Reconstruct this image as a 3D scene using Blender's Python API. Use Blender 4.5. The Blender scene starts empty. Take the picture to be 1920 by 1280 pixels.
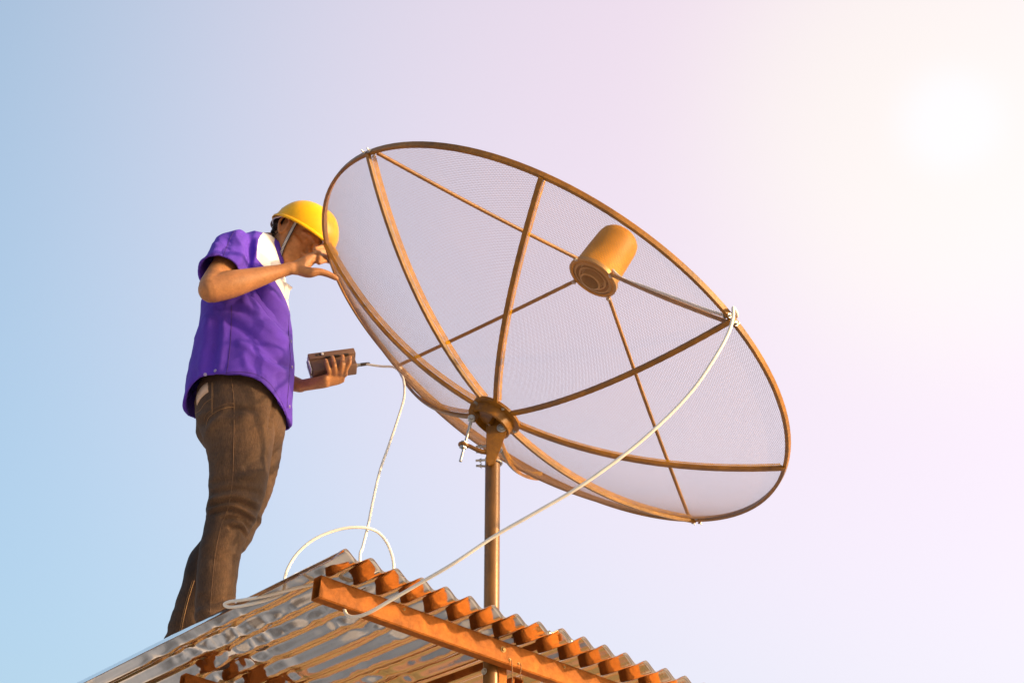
import bpy, bmesh, math, random
import numpy as np
from mathutils import Vector, Matrix, noise
from mathutils.bvhtree import BVHTree

random.seed(7); np.random.seed(7)
S = bpy.context.scene
COL = S.collection
R = math.radians
V = Vector

# ------------------------------------------------------------------ camera
PITCH = 30.0
FPX = 2777.1                       # focal length in pixels of the 1920 px wide photograph
CAM_Z = 1.5
cd = bpy.data.cameras.new('camera'); cd.sensor_width = 36.0; cd.lens = FPX/1920*36
cd.clip_start = 0.05; cd.clip_end = 6000
cam = bpy.data.objects.new('camera', cd); COL.objects.link(cam)
cam.location = (0, 0, CAM_Z); cam.rotation_euler = (R(90+PITCH), 0, 0)
S.camera = cam

# ------------------------------------------------------------------ sky and sun
SUN_AZ, SUN_EL = 103.0, 13.0       # degrees clockwise from the view direction, degrees up
sun_dir = V((math.cos(R(SUN_EL))*math.sin(R(SUN_AZ)), math.cos(R(SUN_EL))*math.cos(R(SUN_AZ)), math.sin(R(SUN_EL))))
w = bpy.data.worlds.new('World'); S.world = w; w.use_nodes = True
nt = w.node_tree; nt.nodes.clear()
def wn(t, **k):
    n = nt.nodes.new(t)
    for a, b in k.items(): setattr(n, a, b)
    return n
sky = wn('ShaderNodeTexSky', sky_type='NISHITA', sun_disc=False)
sky.sun_elevation = R(SUN_EL); sky.sun_rotation = R(SUN_AZ)
sky.air_density = 1.0; sky.dust_density = 6.0; sky.ozone_density = 1.0
bg = wn('ShaderNodeBackground'); bg.inputs['Strength'].default_value = 0.15
out = wn('ShaderNodeOutputWorld')
# glow added to the sky, away from the sun lamp: wide and lilac, then narrow and warm white
GLOW = V((0.2803, 0.7512, 0.5975)).normalized()
tc = wn('ShaderNodeTexCoord')
dot = wn('ShaderNodeVectorMath', operation='DOT_PRODUCT'); dot.inputs[1].default_value = GLOW
nt.links.new(tc.outputs['Generated'], dot.inputs[0])
ang = wn('ShaderNodeMath', operation='ARCCOSINE'); nt.links.new(dot.outputs['Value'], ang.inputs[0])
prev = sky.outputs['Color']
for wid, col in ((1.9, (0.10, 0.15, 0.28)), (9.0, (0.26, 0.48, 0.0)), (30.0, (1.66, 0.29, 0.0)), (42.0, (0.58, 1.20, 1.42))):
    q = wn('ShaderNodeMath', operation='DIVIDE'); nt.links.new(ang.outputs[0], q.inputs[0]); q.inputs[1].default_value = R(wid)
    p = wn('ShaderNodeMath', operation='POWER'); nt.links.new(q.outputs[0], p.inputs[0]); p.inputs[1].default_value = 3.5
    m = wn('ShaderNodeMath', operation='MULTIPLY'); nt.links.new(p.outputs[0], m.inputs[0]); m.inputs[1].default_value = -1.0
    e = wn('ShaderNodeMath', operation='EXPONENT'); nt.links.new(m.outputs[0], e.inputs[0])
    c = wn('ShaderNodeVectorMath', operation='SCALE'); c.inputs[0].default_value = col; nt.links.new(e.outputs[0], c.inputs['Scale'])
    a = wn('ShaderNodeVectorMath', operation='ADD'); nt.links.new(prev, a.inputs[0]); nt.links.new(c.outputs[0], a.inputs[1])
    prev = a.outputs[0]
nt.links.new(prev, bg.inputs['Color']); nt.links.new(bg.outputs[0], out.inputs['Surface'])

sl = bpy.data.lights.new('sun', 'SUN'); sl.energy = 2.8; sl.angle = R(0.6); sl.color = (1.0, 0.68, 0.36)
so = bpy.data.objects.new('sun', sl); COL.objects.link(so)
so.rotation_euler = sun_dir.to_track_quat('Z', 'Y').to_euler(); so.location = sun_dir*30
S.view_settings.view_transform = 'Standard'; S.view_settings.look = 'None'
S.view_settings.exposure = 1.0; S.view_settings.gamma = 1.0; S.view_settings.use_curve_mapping = False
S.render.engine = 'CYCLES'
S.cycles.max_bounces = 8; S.cycles.transparent_max_bounces = 8

# ------------------------------------------------------------------ helpers
SP, CP = math.sin(R(PITCH)), math.cos(R(PITCH))
def site(px, py, Y):
    """survey helper: the point at forward distance Y seen in this direction of the photograph"""
    x = (px-960)/FPX; y = (py-640)/FPX
    d = V((x, CP+y*SP, SP-y*CP)); t = Y/d.y
    return V((0, 0, CAM_Z)) + d*t

class NT:
    def __init__(self, name):
        self.m = bpy.data.materials.new(name); self.m.use_nodes = True
        self.t = self.m.node_tree; self.b = self.t.nodes['Principled BSDF']
    def n(self, typ, **k):
        x = self.t.nodes.new(typ)
        for a, b in k.items(): setattr(x, a, b)
        return x
    def l(self, a, b): self.t.links.new(a, b)
def mat(name, col, rough=0.5, metal=0.0, var=0.15, scale=12.0, bump=0.0, bscale=60.0, spec=0.5, stretch=(1,1,1), col2=None, sheen=0, detail=5, fine=0.0, fscale=120.0, fstretch=(1, 1, 1)):
    k = NT(name); b = k.b
    b.inputs['Roughness'].default_value = rough; b.inputs['Metallic'].default_value = metal
    b.inputs['Specular IOR Level'].default_value = spec
    tc = k.n('ShaderNodeTexCoord'); mp = k.n('ShaderNodeMapping'); mp.inputs['Scale'].default_value = stretch
    k.l(tc.outputs['Object'], mp.inputs['Vector'])
    ns = k.n('ShaderNodeTexNoise'); ns.inputs['Scale'].default_value = scale; ns.inputs['Detail'].default_value = detail
    k.l(mp.outputs[0], ns.inputs['Vector'])
    rp = k.n('ShaderNodeValToRGB')
    c2 = col2 or tuple(c*(1+var*1.6) for c in col)
    rp.color_ramp.elements[0].position = 0.3; rp.color_ramp.elements[1].position = 0.72
    rp.color_ramp.elements[0].color = tuple(c*(1-var) for c in col)+(1,)
    rp.color_ramp.elements[1].color = tuple(min(1, c) for c in c2)+(1,)
    k.l(ns.outputs['Fac'], rp.inputs['Fac']); last = rp.outputs[0]
    if fine:
        m2 = k.n('ShaderNodeMapping'); m2.inputs['Scale'].default_value = fstretch; k.l(tc.outputs['Object'], m2.inputs['Vector'])
        nf = k.n('ShaderNodeTexNoise'); nf.inputs['Scale'].default_value = fscale; nf.inputs['Detail'].default_value = 8; nf.inputs['Roughness'].default_value = 0.65
        k.l(m2.outputs[0], nf.inputs['Vector'])
        mr = k.n('ShaderNodeMapRange'); mr.inputs['From Min'].default_value = 0.3; mr.inputs['From Max'].default_value = 0.7; mr.inputs['To Min'].default_value = 1-fine; mr.inputs['To Max'].default_value = 1+fine
        k.l(nf.outputs['Fac'], mr.inputs['Value'])
        vm = k.n('ShaderNodeVectorMath', operation='SCALE'); k.l(last, vm.inputs[0]); k.l(mr.outputs[0], vm.inputs['Scale']); last = vm.outputs[0]
    k.l(last, b.inputs['Base Color'])
    if sheen: b.inputs['Sheen Weight'].default_value = sheen
    rr = k.n('ShaderNodeMapRange'); rr.inputs['To Min'].default_value = max(0.02, rough*0.8); rr.inputs['To Max'].default_value = min(1, rough*1.25)
    k.l(ns.outputs['Fac'], rr.inputs['Value']); k.l(rr.outputs[0], b.inputs['Roughness'])
    if bump:
        n2 = k.n('ShaderNodeTexNoise'); n2.inputs['Scale'].default_value = bscale; n2.inputs['Detail'].default_value = 6
        k.l(mp.outputs[0], n2.inputs['Vector'])
        bp = k.n('ShaderNodeBump'); bp.inputs['Strength'].default_value = bump; bp.inputs['Distance'].default_value = 0.01
        k.l(n2.outputs['Fac'], bp.inputs['Height']); k.l(bp.outputs[0], b.inputs['Normal'])
    return k.m

def root_loc(o):
    loc = V((0, 0, 0))
    while o is not None:
        loc = loc + o.location; o = o.parent
    return loc
class MB:
    def __init__(s): s.v = []; s.f = []; s.sm = []
    def add(s, v, f, smooth=True):
        o = len(s.v); s.v += [tuple(x) for x in v]; s.f += [tuple(i+o for i in q) for q in f]; s.sm += [smooth]*len(f); return s
    def mesh(s, name, off=V((0, 0, 0)), sharp=40):
        me = bpy.data.meshes.new(name)
        me.from_pydata([(x[0]-off.x, x[1]-off.y, x[2]-off.z) for x in s.v], [], s.f)
        me.polygons.foreach_set('use_smooth', s.sm); me.update()
        bm = bmesh.new(); bm.from_mesh(me); bmesh.ops.recalc_face_normals(bm, faces=bm.faces); bm.to_mesh(me); bm.free()
        if sharp: me.set_sharp_from_angle(angle=R(sharp))
        return me
    def build(s, name, m, parent=None, sharp=40):
        return link(name, s.mesh(name, root_loc(parent), sharp), m, parent)
def link(name, me, m, parent=None, M=None):
    o = bpy.data.objects.new(name, me); COL.objects.link(o)
    if m is not None and not me.materials: me.materials.append(m)
    if parent is not None: o.parent = parent
    if M is not None: o.matrix_local = M
    return o
def tag(o, label, cat=None, group=None, kind=None):
    o['label'] = label
    if cat: o['category'] = cat
    if group: o['group'] = group
    if kind: o['kind'] = kind
    return o
def empty(name, loc, label, cat):
    o = bpy.data.objects.new(name, None); COL.objects.link(o); o.location = loc; o.empty_display_size = 0.1
    tag(o, label, cat); return o

def cr(pts, sub):
    """Catmull-Rom through rows of numbers"""
    P = [np.array(p, float) for p in pts]; out = []
    for i in range(len(P)-1):
        p0 = P[max(i-1, 0)]; p1 = P[i]; p2 = P[i+1]; p3 = P[min(i+2, len(P)-1)]
        for j in range(sub):
            t = j/sub
            out.append(0.5*((2*p1)+(-p0+p2)*t+(2*p0-5*p1+4*p2-p3)*t*t+(-p0+3*p1-3*p2+p3)*t**3))
    out.append(P[-1]); return out
def frames(P):
    P = [V(p) for p in P]; T = []
    for i in range(len(P)):
        t = (P[min(i+1, len(P)-1)]-P[max(i-1, 0)]); T.append(t.normalized() if t.length > 1e-9 else V((0, 0, 1)))
    up = V((0, 0, 1)) if abs(T[0].z) < 0.9 else V((1, 0, 0))
    n = (up - T[0]*up.dot(T[0])).normalized(); N = [n]
    for i in range(1, len(P)):
        n = N[-1]-T[i]*N[-1].dot(T[i])
        n = n.normalized() if n.length > 1e-6 else T[i].orthogonal().normalized(); N.append(n)
    return P, T, N
def tube(P, rad, n=8, caps=True, round_ends=False):
    if not hasattr(rad, '__len__'): rad = [rad]*len(P)
    P, T, N = frames(P); rad = list(rad)
    if round_ends:
        for end in (0, 1):
            i = -1 if end else 0
            for a in (30, 60, 80):
                q = P[-1 if end else 0] if a == 30 else base
                if a == 30: base = q; r0 = rad[i]; t0 = T[i]; n0 = N[i]
                pp = base+t0*(r0*math.sin(R(a)))*(1 if end else -1); rr = r0*math.cos(R(a))
                if end: P.append(pp); T.append(t0); N.append(n0); rad.append(rr)
                else: P.insert(0, pp); T.insert(0, t0); N.insert(0, n0); rad.insert(0, rr)
    v = []; f = []
    for p, t, nn, r in zip(P, T, N, rad):
        b = t.cross(nn)
        for k in range(n):
            a = 2*math.pi*k/n; v.append(p+(nn*math.cos(a)+b*math.sin(a))*r)
    for i in range(len(P)-1):
        for k in range(n):
            f.append((i*n+k, i*n+(k+1) % n, (i+1)*n+(k+1) % n, (i+1)*n+k))
    if caps:
        f.append(tuple(range(n-1, -1, -1))); f.append(tuple((len(P)-1)*n+k for k in range(n)))
    return v, f
def smooth_tube(pts, rad, sub=6, n=8, round_ends=False):
    if not hasattr(rad, '__len__'): rad = [rad]*len(pts)
    q = cr([tuple(p)+(r,) for p, r in zip(pts, rad)], sub)
    return tube([V(x[:3]) for x in q], [x[3] for x in q], n, True, round_ends)
def obox(c, ax, ay, az, bev=0.0):
    """box with half vectors ax ay az; optional chamfered edges"""
    bm = bmesh.new(); bmesh.ops.create_cube(bm, size=2.0)
    lens = (ax.length, ay.length, az.length)
    M = Matrix(((ax.normalized().x, ay.normalized().x, az.normalized().x), (ax.normalized().y, ay.normalized().y, az.normalized().y), (ax.normalized().z, ay.normalized().z, az.normalized().z)))
    for x in bm.verts: x.co = V((x.co.x*lens[0], x.co.y*lens[1], x.co.z*lens[2]))
    if bev: bmesh.ops.bevel(bm, geom=bm.edges[:], offset=bev, segments=2, affect='EDGES', profile=0.5)
    bm.verts.ensure_lookup_table(); bm.verts.index_update()
    v = [c+M@x.co for x in bm.verts]; f = [tuple(y.index for y in q.verts) for q in bm.faces]; bm.free(); return v, f
def loft(rings, sub=4, n=40, cap=True):
    """rings: (cx,cy,cz, ax,ay,az, bx,by,bz, exponent)"""
    q = cr(rings, sub); v = []; f = []
    for r in q:
        c, a, b, e = V(r[:3]), V(r[3:6]), V(r[6:9]), r[9]
        for k in range(n):
            t = 2*math.pi*k/n; ct, st = math.cos(t), math.sin(t)
            v.append(c+a*math.copysign(abs(ct)**(2/e), ct)+b*math.copysign(abs(st)**(2/e), st))
    for i in range(len(q)-1):
        for k in range(n): f.append((i*n+k, i*n+(k+1) % n, (i+1)*n+(k+1) % n, (i+1)*n+k))
    if cap: f.append(tuple(range(n-1, -1, -1))); f.append(tuple((len(q)-1)*n+k for k in range(n)))
    return v, f
def lathe(c, x, y, z, prof, n=32, closed=False):
    """prof: (radius, height along z)"""
    v = []; f = []; m = len(prof)
    for k in range(n):
        a = 2*math.pi*k/n; d = x*math.cos(a)+y*math.sin(a)
        for r, h in prof: v.append(c+d*r+z*h)
    for k in range(n):
        k2 = (k+1) % n
        for j in range(m if closed else m-1):
            j2 = (j+1) % m; f.append((k*m+j, k2*m+j, k2*m+j2, k*m+j2))
    return v, f
def basis(z):
    z = z.normalized(); x = z.orthogonal().normalized(); return x, z.cross(x), z
def disc(c, axis, r, h, n=20, bev=0.0):
    x, y, z = basis(axis); b = bev or h*0.15
    return lathe(c, x, y, z, [(0.0001, 0), (r-b, 0), (r, b), (r, h-b), (r-b, h), (0.0001, h)], n)
def evaluated(o):
    dg = bpy.context.evaluated_depsgraph_get(); me = bpy.data.meshes.new_from_object(o.evaluated_get(dg)); return me
def fold_field(co, no, folds, ymax):
    """cloth folds sculpted along lines of the near side: (points, half width, height)"""
    zc = co[:, 1]*CP+(co[:, 2]-CAM_Z)*SP
    P = np.stack([960+FPX*co[:, 0]/zc, 640+FPX*(co[:, 1]*SP-(co[:, 2]-CAM_Z)*CP)/zc], 1)
    m = (co[:, 1] < ymax)*np.clip(0.35-no[:, 1]*1.2, 0, 1); d = np.zeros(len(co))
    for pts, wd, amp in folds:
        L = np.array(cr(pts, 6)); best = np.full(len(co), 1e9); tt = np.zeros(len(co)); n = len(L)-1
        for i in range(n):
            a, b = L[i], L[i+1]; ab = b-a; t = np.clip(((P-a)@ab)/(ab@ab), 0, 1)
            q = np.hypot(*(P-a-t[:, None]*ab).T); c = q < best; best[c] = q[c]; tt[c] = (i+t[c])/n
        d += amp*np.exp(-(best/wd)**2)*np.clip(np.minimum(tt, 1-tt)*6+0.15, 0, 1)
    return d*m
def remesh(mb, voxel, it=4, fac=0.5, disp=None, solid=0.0, folds=None):
    """union of overlapping closed shapes as one continuous surface"""
    me = mb.mesh('tmp', sharp=0); o = bpy.data.objects.new('tmp', me); COL.objects.link(o)
    if solid:
        s = o.modifiers.new('s', 'SOLIDIFY'); s.thickness = solid; s.offset = -1
    m = o.modifiers.new('r', 'REMESH'); m.mode = 'VOXEL'; m.voxel_size = voxel; m.use_smooth_shade = True
    s = o.modifiers.new('s2', 'SMOOTH'); s.factor = fac; s.iterations = it
    bpy.context.view_layer.update(); r = evaluated(o)
    bpy.data.objects.remove(o); bpy.data.meshes.remove(me)
    if disp:
        n = len(r.vertices); co = np.empty(n*3); no = np.empty(n*3)
        r.vertices.foreach_get('co', co); r.vertices.foreach_get('normal', no)
        co = co.reshape(-1, 3); no = no.reshape(-1, 3)
        d = np.array([disp(V(c), V(m)) for c, m in zip(co, no)])
        if folds: d += fold_field(co, no, *folds)
        co += no*d[:, None]; r.vertices.foreach_set('co', co.ravel()); r.update()
    r.polygons.foreach_set('use_smooth', [True]*len(r.polygons))
    return r
def shift(me, off):
    me.transform(Matrix.Translation(-off)); return me
def fract(x): return x-math.floor(x)
def sst(a, b, x):
    t = max(0.0, min(1.0, (x-a)/(b-a))); return t*t*(3-2*t)

# ------------------------------------------------------------------ materials
M_GROUND = mat('patchy_ground', (0.12, 0.085, 0.06), 0.95, var=0.4, scale=0.5, bump=0.6, bscale=14, detail=5, col2=(0.80, 0.74, 0.68), stretch=(1, 0.35, 1))  # unseen ground; pale and dark patches made up for bounce and roof reflections
M_SHEET = mat('zinc_sheet', (0.86, 0.79, 0.71), 0.07, 1.0, var=0.05, scale=6, bump=0.04, bscale=18)
M_EDGE = mat('dull_cut_edge', (0.16, 0.075, 0.045), 0.8, var=0.3, scale=30, spec=0.1)
M_PRIMER = mat('red_oxide_primer', (0.31, 0.098, 0.017), 0.62, spec=0.12, var=0.30, scale=5, bump=0.12, bscale=90, fine=0.30, fscale=45)
M_STEEL = mat('warm_washed_steel', (0.245, 0.098, 0.005), 0.42, var=0.32, scale=9, bump=0.06, bscale=90, fine=0.25, fscale=60)  # darker frame, with the flare's warm wash put into its colour
M_POLE = mat('warm_washed_pole', (0.175, 0.076, 0.014), 0.33, 0.15, var=0.22, scale=7, bump=0.04, bscale=70, fine=0.22, fscale=50, fstretch=(1, 1, 0.25))  # dark pole lifted to brown: warm flare light is in the base colour
M_MESH = mat('warm_washed_mesh', (0.25, 0.125, 0.055), 0.45, var=0.12, scale=6)  # black mesh; its brown is the flare's warm tint painted in
M_SUNLIT_EDGE = mat('sunlit_mesh_edge', (0.62, 0.30, 0.0), 0.8, spec=0.0, var=0.2, scale=40)  # folded edge of the same mesh, sunlit gold put into its colour
M_LNB = mat('warm_washed_cover', (0.47, 0.185, 0.006), 0.55, spec=0.25, fine=0.12, fscale=40, var=0.16, scale=7)  # golden tone carries the warm wash of the flare
M_LNB2 = mat('dull_metal_feed', (0.42, 0.22, 0.07), 0.35, 0.4, var=0.1, scale=20)
M_ZINC = mat('galvanised_steel', (0.50, 0.47, 0.44), 0.40, 0.9, var=0.2, scale=60, bump=0.08, bscale=300)
M_CABLE = mat('white_cable_jacket', (0.80, 0.74, 0.66), 0.45, var=0.06, scale=20)
M_SKIN = mat('skin', (0.42, 0.175, 0.060), 0.50, var=0.14, scale=24, bump=0.16, bscale=190, fine=0.14, fscale=90)
M_SKIN.node_tree.nodes['Principled BSDF'].inputs['Subsurface Weight'].default_value = 0.06
M_SKIN.node_tree.nodes['Principled BSDF'].inputs['Subsurface Radius'].default_value = (0.012, 0.005, 0.003)
M_HAIR = mat('black_hair', (0.030, 0.016, 0.011), 0.85, spec=0.15, var=0.4, scale=80, bump=0.5, bscale=200)
M_SHIRT = mat('purple_cotton', (0.086, 0.028, 0.425), 0.9, var=0.12, scale=7, bump=0.16, bscale=300, fine=0.14, fscale=420)
M_WHITE = mat('white_cotton', (0.80, 0.74, 0.70), 0.85, var=0.04, scale=7, bump=0.10, bscale=220)
M_JEANS = mat('brown_denim', (0.044, 0.022, 0.014), 0.9, fine=0.40, fscale=260, fstretch=(1, 1, 0.22), var=0.4, col2=(0.135, 0.068, 0.031), scale=6.5, bump=0.25, bscale=330, stretch=(1, 1, 0.45))
M_STITCH = mat('tan_stitching', (0.30, 0.16, 0.07), 0.8, var=0.2, scale=300)
M_HAT = mat('yellow_plastic', (0.86, 0.43, 0.000), 0.36, var=0.06, scale=9, spec=0.3, fine=0.05, fscale=70)
M_STRAP = mat('lilac_webbing', (0.62, 0.48, 0.52), 0.7, var=0.1, scale=90)
M_BLACK = mat('black_plastic', (0.035, 0.022, 0.016), 0.45, var=0.2, scale=30)
M_BOX = mat('brown_grey_plastic', (0.175, 0.095, 0.060), 0.42, var=0.12, scale=15, bump=0.05, bscale=300)
M_PALE = mat('pale_grey_plastic', (0.60, 0.58, 0.58), 0.4, var=0.06, scale=20)
M_SHOE = mat('dark_leather', (0.05, 0.03, 0.025), 0.5, var=0.3, scale=30)
M_WIRE = mat('thin_binding_wire', (0.26, 0.13, 0.05), 0.7, 0.2, var=0.2, scale=50)

# ------------------------------------------------------------------ ground
def grid_ground():
    mb = MB(); L = [0, 2, 4, 7, 12, 20, 40, 90, 250, 800, 2500]
    xs = [-l for l in L[:0:-1]]+L; n = len(xs)
    v = [(x, y, 0.03*noise.noise((x*0.3, y*0.3, 0))) for y in xs for x in xs]
    f = [(j*n+i, j*n+i+1, (j+1)*n+i+1, (j+1)*n+i) for j in range(n-1) for i in range(n-1)]
    mb.add(v, f); o = mb.build('ground', M_GROUND, None, 0); o['kind'] = 'structure'; o['label'] = 'unseen ground below the shed, pale patches added for bounce'
grid_ground()

# ------------------------------------------------------------------ shed: corrugated roof on painted purlins
KR = 0.985
C0 = V((-0.4596*KR, 3.837*KR, CAM_Z+1.554*KR))        # near corner, crest of the first corrugation
D1 = V((-0.648, 0.762, 0.0023)).normalized()          # along the flutes
D2 = V((0.76, 0.646, -0.069)); D2 = (D2-D1*D2.dot(D1)).normalized()   # along the corrugated end
NR = D2.cross(D1).normalized()
PIT = 0.0893*KR; AMP = 0.0125
def roof_at(a, b, h=0.0): return C0+D2*a+D1*b+NR*h   # metres along the end, along the flutes, above the crest plane
def roof_z(X, Y): return C0.z-(NR.x*(X-C0.x)+NR.y*(Y-C0.y))/NR.z

shed = empty('shed', (0.4, 5.0, 0.0), 'open shed with shiny corrugated metal roof on rust red steel purlins', 'shed')
def wave(k):
    c = math.cos(2*math.pi*k); h = AMP*(math.asin(0.88*c)/math.asin(0.88)-1)
    return h if k > 0 else h*1.95                       # the outer edge is turned down
def crumple(a, b):
    """dents trodden into the thin sheet: long ripples along the flutes, sharp creases in patches"""
    m = sst(0.44, 0.66, 0.5+0.5*noise.noise((a*3.3, b*2.6, 3.3))+0.12*sst(0.3, 1.0, b)*(1-sst(0.5, 1.0, a)))
    q = noise.noise((a*5, b*5, 8.0))*0.10
    r1 = 1-abs(noise.noise((a*9.0+q*7, b*7.0+q*5, 1.7)))*2.4
    r2 = 1-abs(noise.noise((a*20.0+b*11, b*15.0, 5.1)))*2.2
    lon = noise.noise((a*26, b*1.7, 2.0))*0.0011+noise.noise((a*11, b*0.9, 7.0))*0.0016
    return lon+0.0008*noise.noise((a*14, b*8, 0.4)) + m*(0.0050*r1+0.0028*r2)
def roof_sheet(k0, k1, lift, b0, b1):
    mb = MB(); nu = int(round((k1-k0)*14)); L = b1-b0; nv = int(L/0.016); v = []; f = []
    for j in range(nv+1):
        b = b0+L*j/nv
        for i in range(nu+1):
            k = k0+(k1-k0)*i/nu; a = k*PIT
            e = sst(0.03, 0.22, b-b0)*sst(-0.1, 0.6, k)
            v.append(roof_at(a, b, wave(k)+lift+crumple(a, b)*(0.12+0.88*e) + 0.0025*noise.noise((a*7, 0.5, b*0.6))))
    for j in range(nv):
        for i in range(nu):
            f.append((j*(nu+1)+i, j*(nu+1)+i+1, (j+1)*(nu+1)+i+1, (j+1)*(nu+1)+i))
    mb.add(v, f); me = mb.mesh('roof_sheet', shed.location, 0)
    o = link('roof_sheet', me, M_SHEET, shed); me.materials.append(M_EDGE)
    s = o.modifiers.new('thickness', 'SOLIDIFY'); s.thickness = 0.0011; s.offset = 0; s.material_offset_rim = 1
    return o
roof_sheet(-0.5, 9.6, 0.0, 0.0, 2.9)
roof_sheet(8.4, 18.6, 0.0026, -0.006, 2.9)
roof_sheet(17.4, 27.5, 0.0, 0.004, 2.9)

def steel_bar(name, p, d, up, L, hw, hh, m=M_PRIMER, wall=0.004, parent=shed):
    """rectangular tube from p along d; p is the centre of its end"""
    d = d.normalized(); up = (up-d*up.dot(d)).normalized(); s = d.cross(up)
    mb = MB(); prof = []
    for q in ((-1, -1), (1, -1), (1, 1), (-1, 1)):
        for (ox, oy) in ((q[0], 0), (0, q[1])) if q[0]*q[1] < 0 else ((0, q[1]), (q[0], 0)):
            b = 0.004; prof.append((q[0]*hw-ox*b, q[1]*hh-oy*b))
    inner = [(x*(1-wall/hw), y*(1-wall/hh)) for x, y in prof]
    n = len(prof); v = []; f = []
    for pr, t in ((prof, 0), (prof, L), (inner, L), (inner, 0)):
        for x, y in pr: v.append(p+d*t+s*x+up*y)
    for r in range(4):
        r2 = (r+1) % 4
        for k in range(n): f.append((r*n+k, r*n+(k+1) % n, r2*n+(k+1) % n, r2*n+k))
    mb.add(v, f, False); return mb.build(name, m, parent, 30)
PUR = []
OH = 0.126                                            # overhang of the sheets beyond the first purlin's face
PH = 0.034
def purlin(b, a0, a1, hh=PH, drop=0.004):
    o = steel_bar('purlin', roof_at(a0, b+0.02, -2*AMP-hh-drop-0.006), D2, NR, a1-a0, 0.02, hh); return o
purlin(OH, 0.012, 2.5)
purlin(1.13, 0.16, 2.5, 0.030)
purlin(1.85, 0.02, 2.5)
purlin(2.55, 0.02, 2.5)
# rafters under the purlins, posts to the ground
zr = -2*AMP-2*PH-0.012
def rafter(a):
    steel_bar('rafter', roof_at(a, OH+0.05, zr-0.034), D1, NR, 2.55, 0.02, 0.03)
rafter(0.78); rafter(2.35)
def post(a, b, hw=0.019):
    p = roof_at(a, b, zr+0.03 if b < 0.3 else zr-0.07)
    steel_bar('post', V((p.x, p.y, -0.02)), V((0, 0, 1)), D1, p.z+0.02, hw, hw)
post(0.712, OH+0.066); post(2.35, OH+0.08); post(0.78, 2.6); post(2.35, 2.6)
# boarded back wall under the far side of the roof
for i in range(14):
    a = 0.30+0.165*i
    c = roof_at(a, 2.70, -0.12); mb = MB()
    mb.add(*obox(V((c.x, c.y, (c.z)/2)), D2*0.081, V((D1.x, D1.y, 0)).normalized()*0.011, V((0, 0, c.z/2)), 0.003), False)
    mb.build('wall_board', mat('weathered_board_%d' % i, tuple(x*random.uniform(0.75, 1.2) for x in (0.17, 0.10, 0.055)), 0.8, var=0.35, scale=5, stretch=(6, 6, 0.5), bump=0.3, bscale=30), shed)

# bolts: shared hexagon bolt mesh, head along +z
def bolt_mesh(r, h, shank):
    mb = MB(); mb.add(*lathe(V((0, 0, 0)), V((1, 0, 0)), V((0, 1, 0)), V((0, 0, 1)), [(0.0001, 0), (r*1.5, 0), (r*1.5, h*0.25), (r*1.05, h*0.27)], 20), True)
    mb.add(*lathe(V((0, 0, 0)), V((1, 0, 0)), V((0, 1, 0)), V((0, 0, 1)), [(r, h*0.25), (r, h*0.9), (r*0.88, h), (0.0001, h)], 6), False)
    if shank: mb.add(*lathe(V((0, 0, 0)), V((1, 0, 0)), V((0, 1, 0)), V((0, 0, 1)), [(r*0.5, h*0.9), (r*0.5, h+shank), (0.0001, h+shank)], 10), True)
    return mb.mesh('bolt', sharp=35)
BOLT = bolt_mesh(0.0085, 0.008, 0.0); BOLT.materials.append(M_ZINC)
M_DULL = mat('tarnished_bolt', (0.36, 0.22, 0.08), 0.65, 0.3, var=0.2, scale=40)
BOLT_D = bolt_mesh(0.0085, 0.008, 0.0); BOLT_D.materials.append(M_DULL)
BOLT_L = bolt_mesh(0.008, 0.008, 0.014); BOLT_L.materials.append(M_ZINC)
def bolt(p, axis, parent, me=None, name='bolt', s=1.0):
    o = link(name, me or BOLT, None, parent)
    o.location = p-root_loc(parent); o.rotation_euler = axis.to_track_quat('Z', 'Y').to_euler(); o.scale = (s, s, s); return o
face = -D1
for a in (0.672,):
    bolt(roof_at(a, OH-0.0005, -2*AMP-PH-0.004), face, shed, BOLT_D, s=0.75)
bolt(roof_at(0.700, OH-0.0005, -2*AMP-2*PH+0.006), face, shed, BOLT_D, s=0.4)
bolt(roof_at(0.735, OH-0.0005, -2*AMP-2*PH+0.004), face, shed, BOLT_D, s=0.35)
for a in (0.30, 0.92, 1.38): # weld beads where the sheet hooks reach the purlin
    bolt(roof_at(a, OH-0.0003, -2*AMP-PH+0.010), face, shed, BOLT_D, s=0.35)
# binding wire tails below the purlin
for a, L in ((0.703, 0.16), (0.738, 0.05)):
    p = roof_at(a, OH-0.006, -2*AMP-2*PH+0.004)
    mb = MB(); mb.add(*smooth_tube([p, p+V((0.002, -0.002, -0.3*L)), p+V((-0.001, 0, -0.7*L)), p+V((0.003, 0, -L))], 0.0015, 4, 6)); mb.build('binding_wire', M_WIRE, shed)
# bent tab of sheet poking up between the first crests
mb = MB(); q = roof_at(2.15*PIT, 0.20, 0.0)
mb.add(*obox(q+V((0.03, 0, 0.012)), (D2*0.75+NR*0.62).normalized()*0.03, D1*0.012, NR.cross(D1)*0.0012+NR*0.0008, 0), False); mb.build('bent_tab', M_STEEL, shed)

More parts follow.
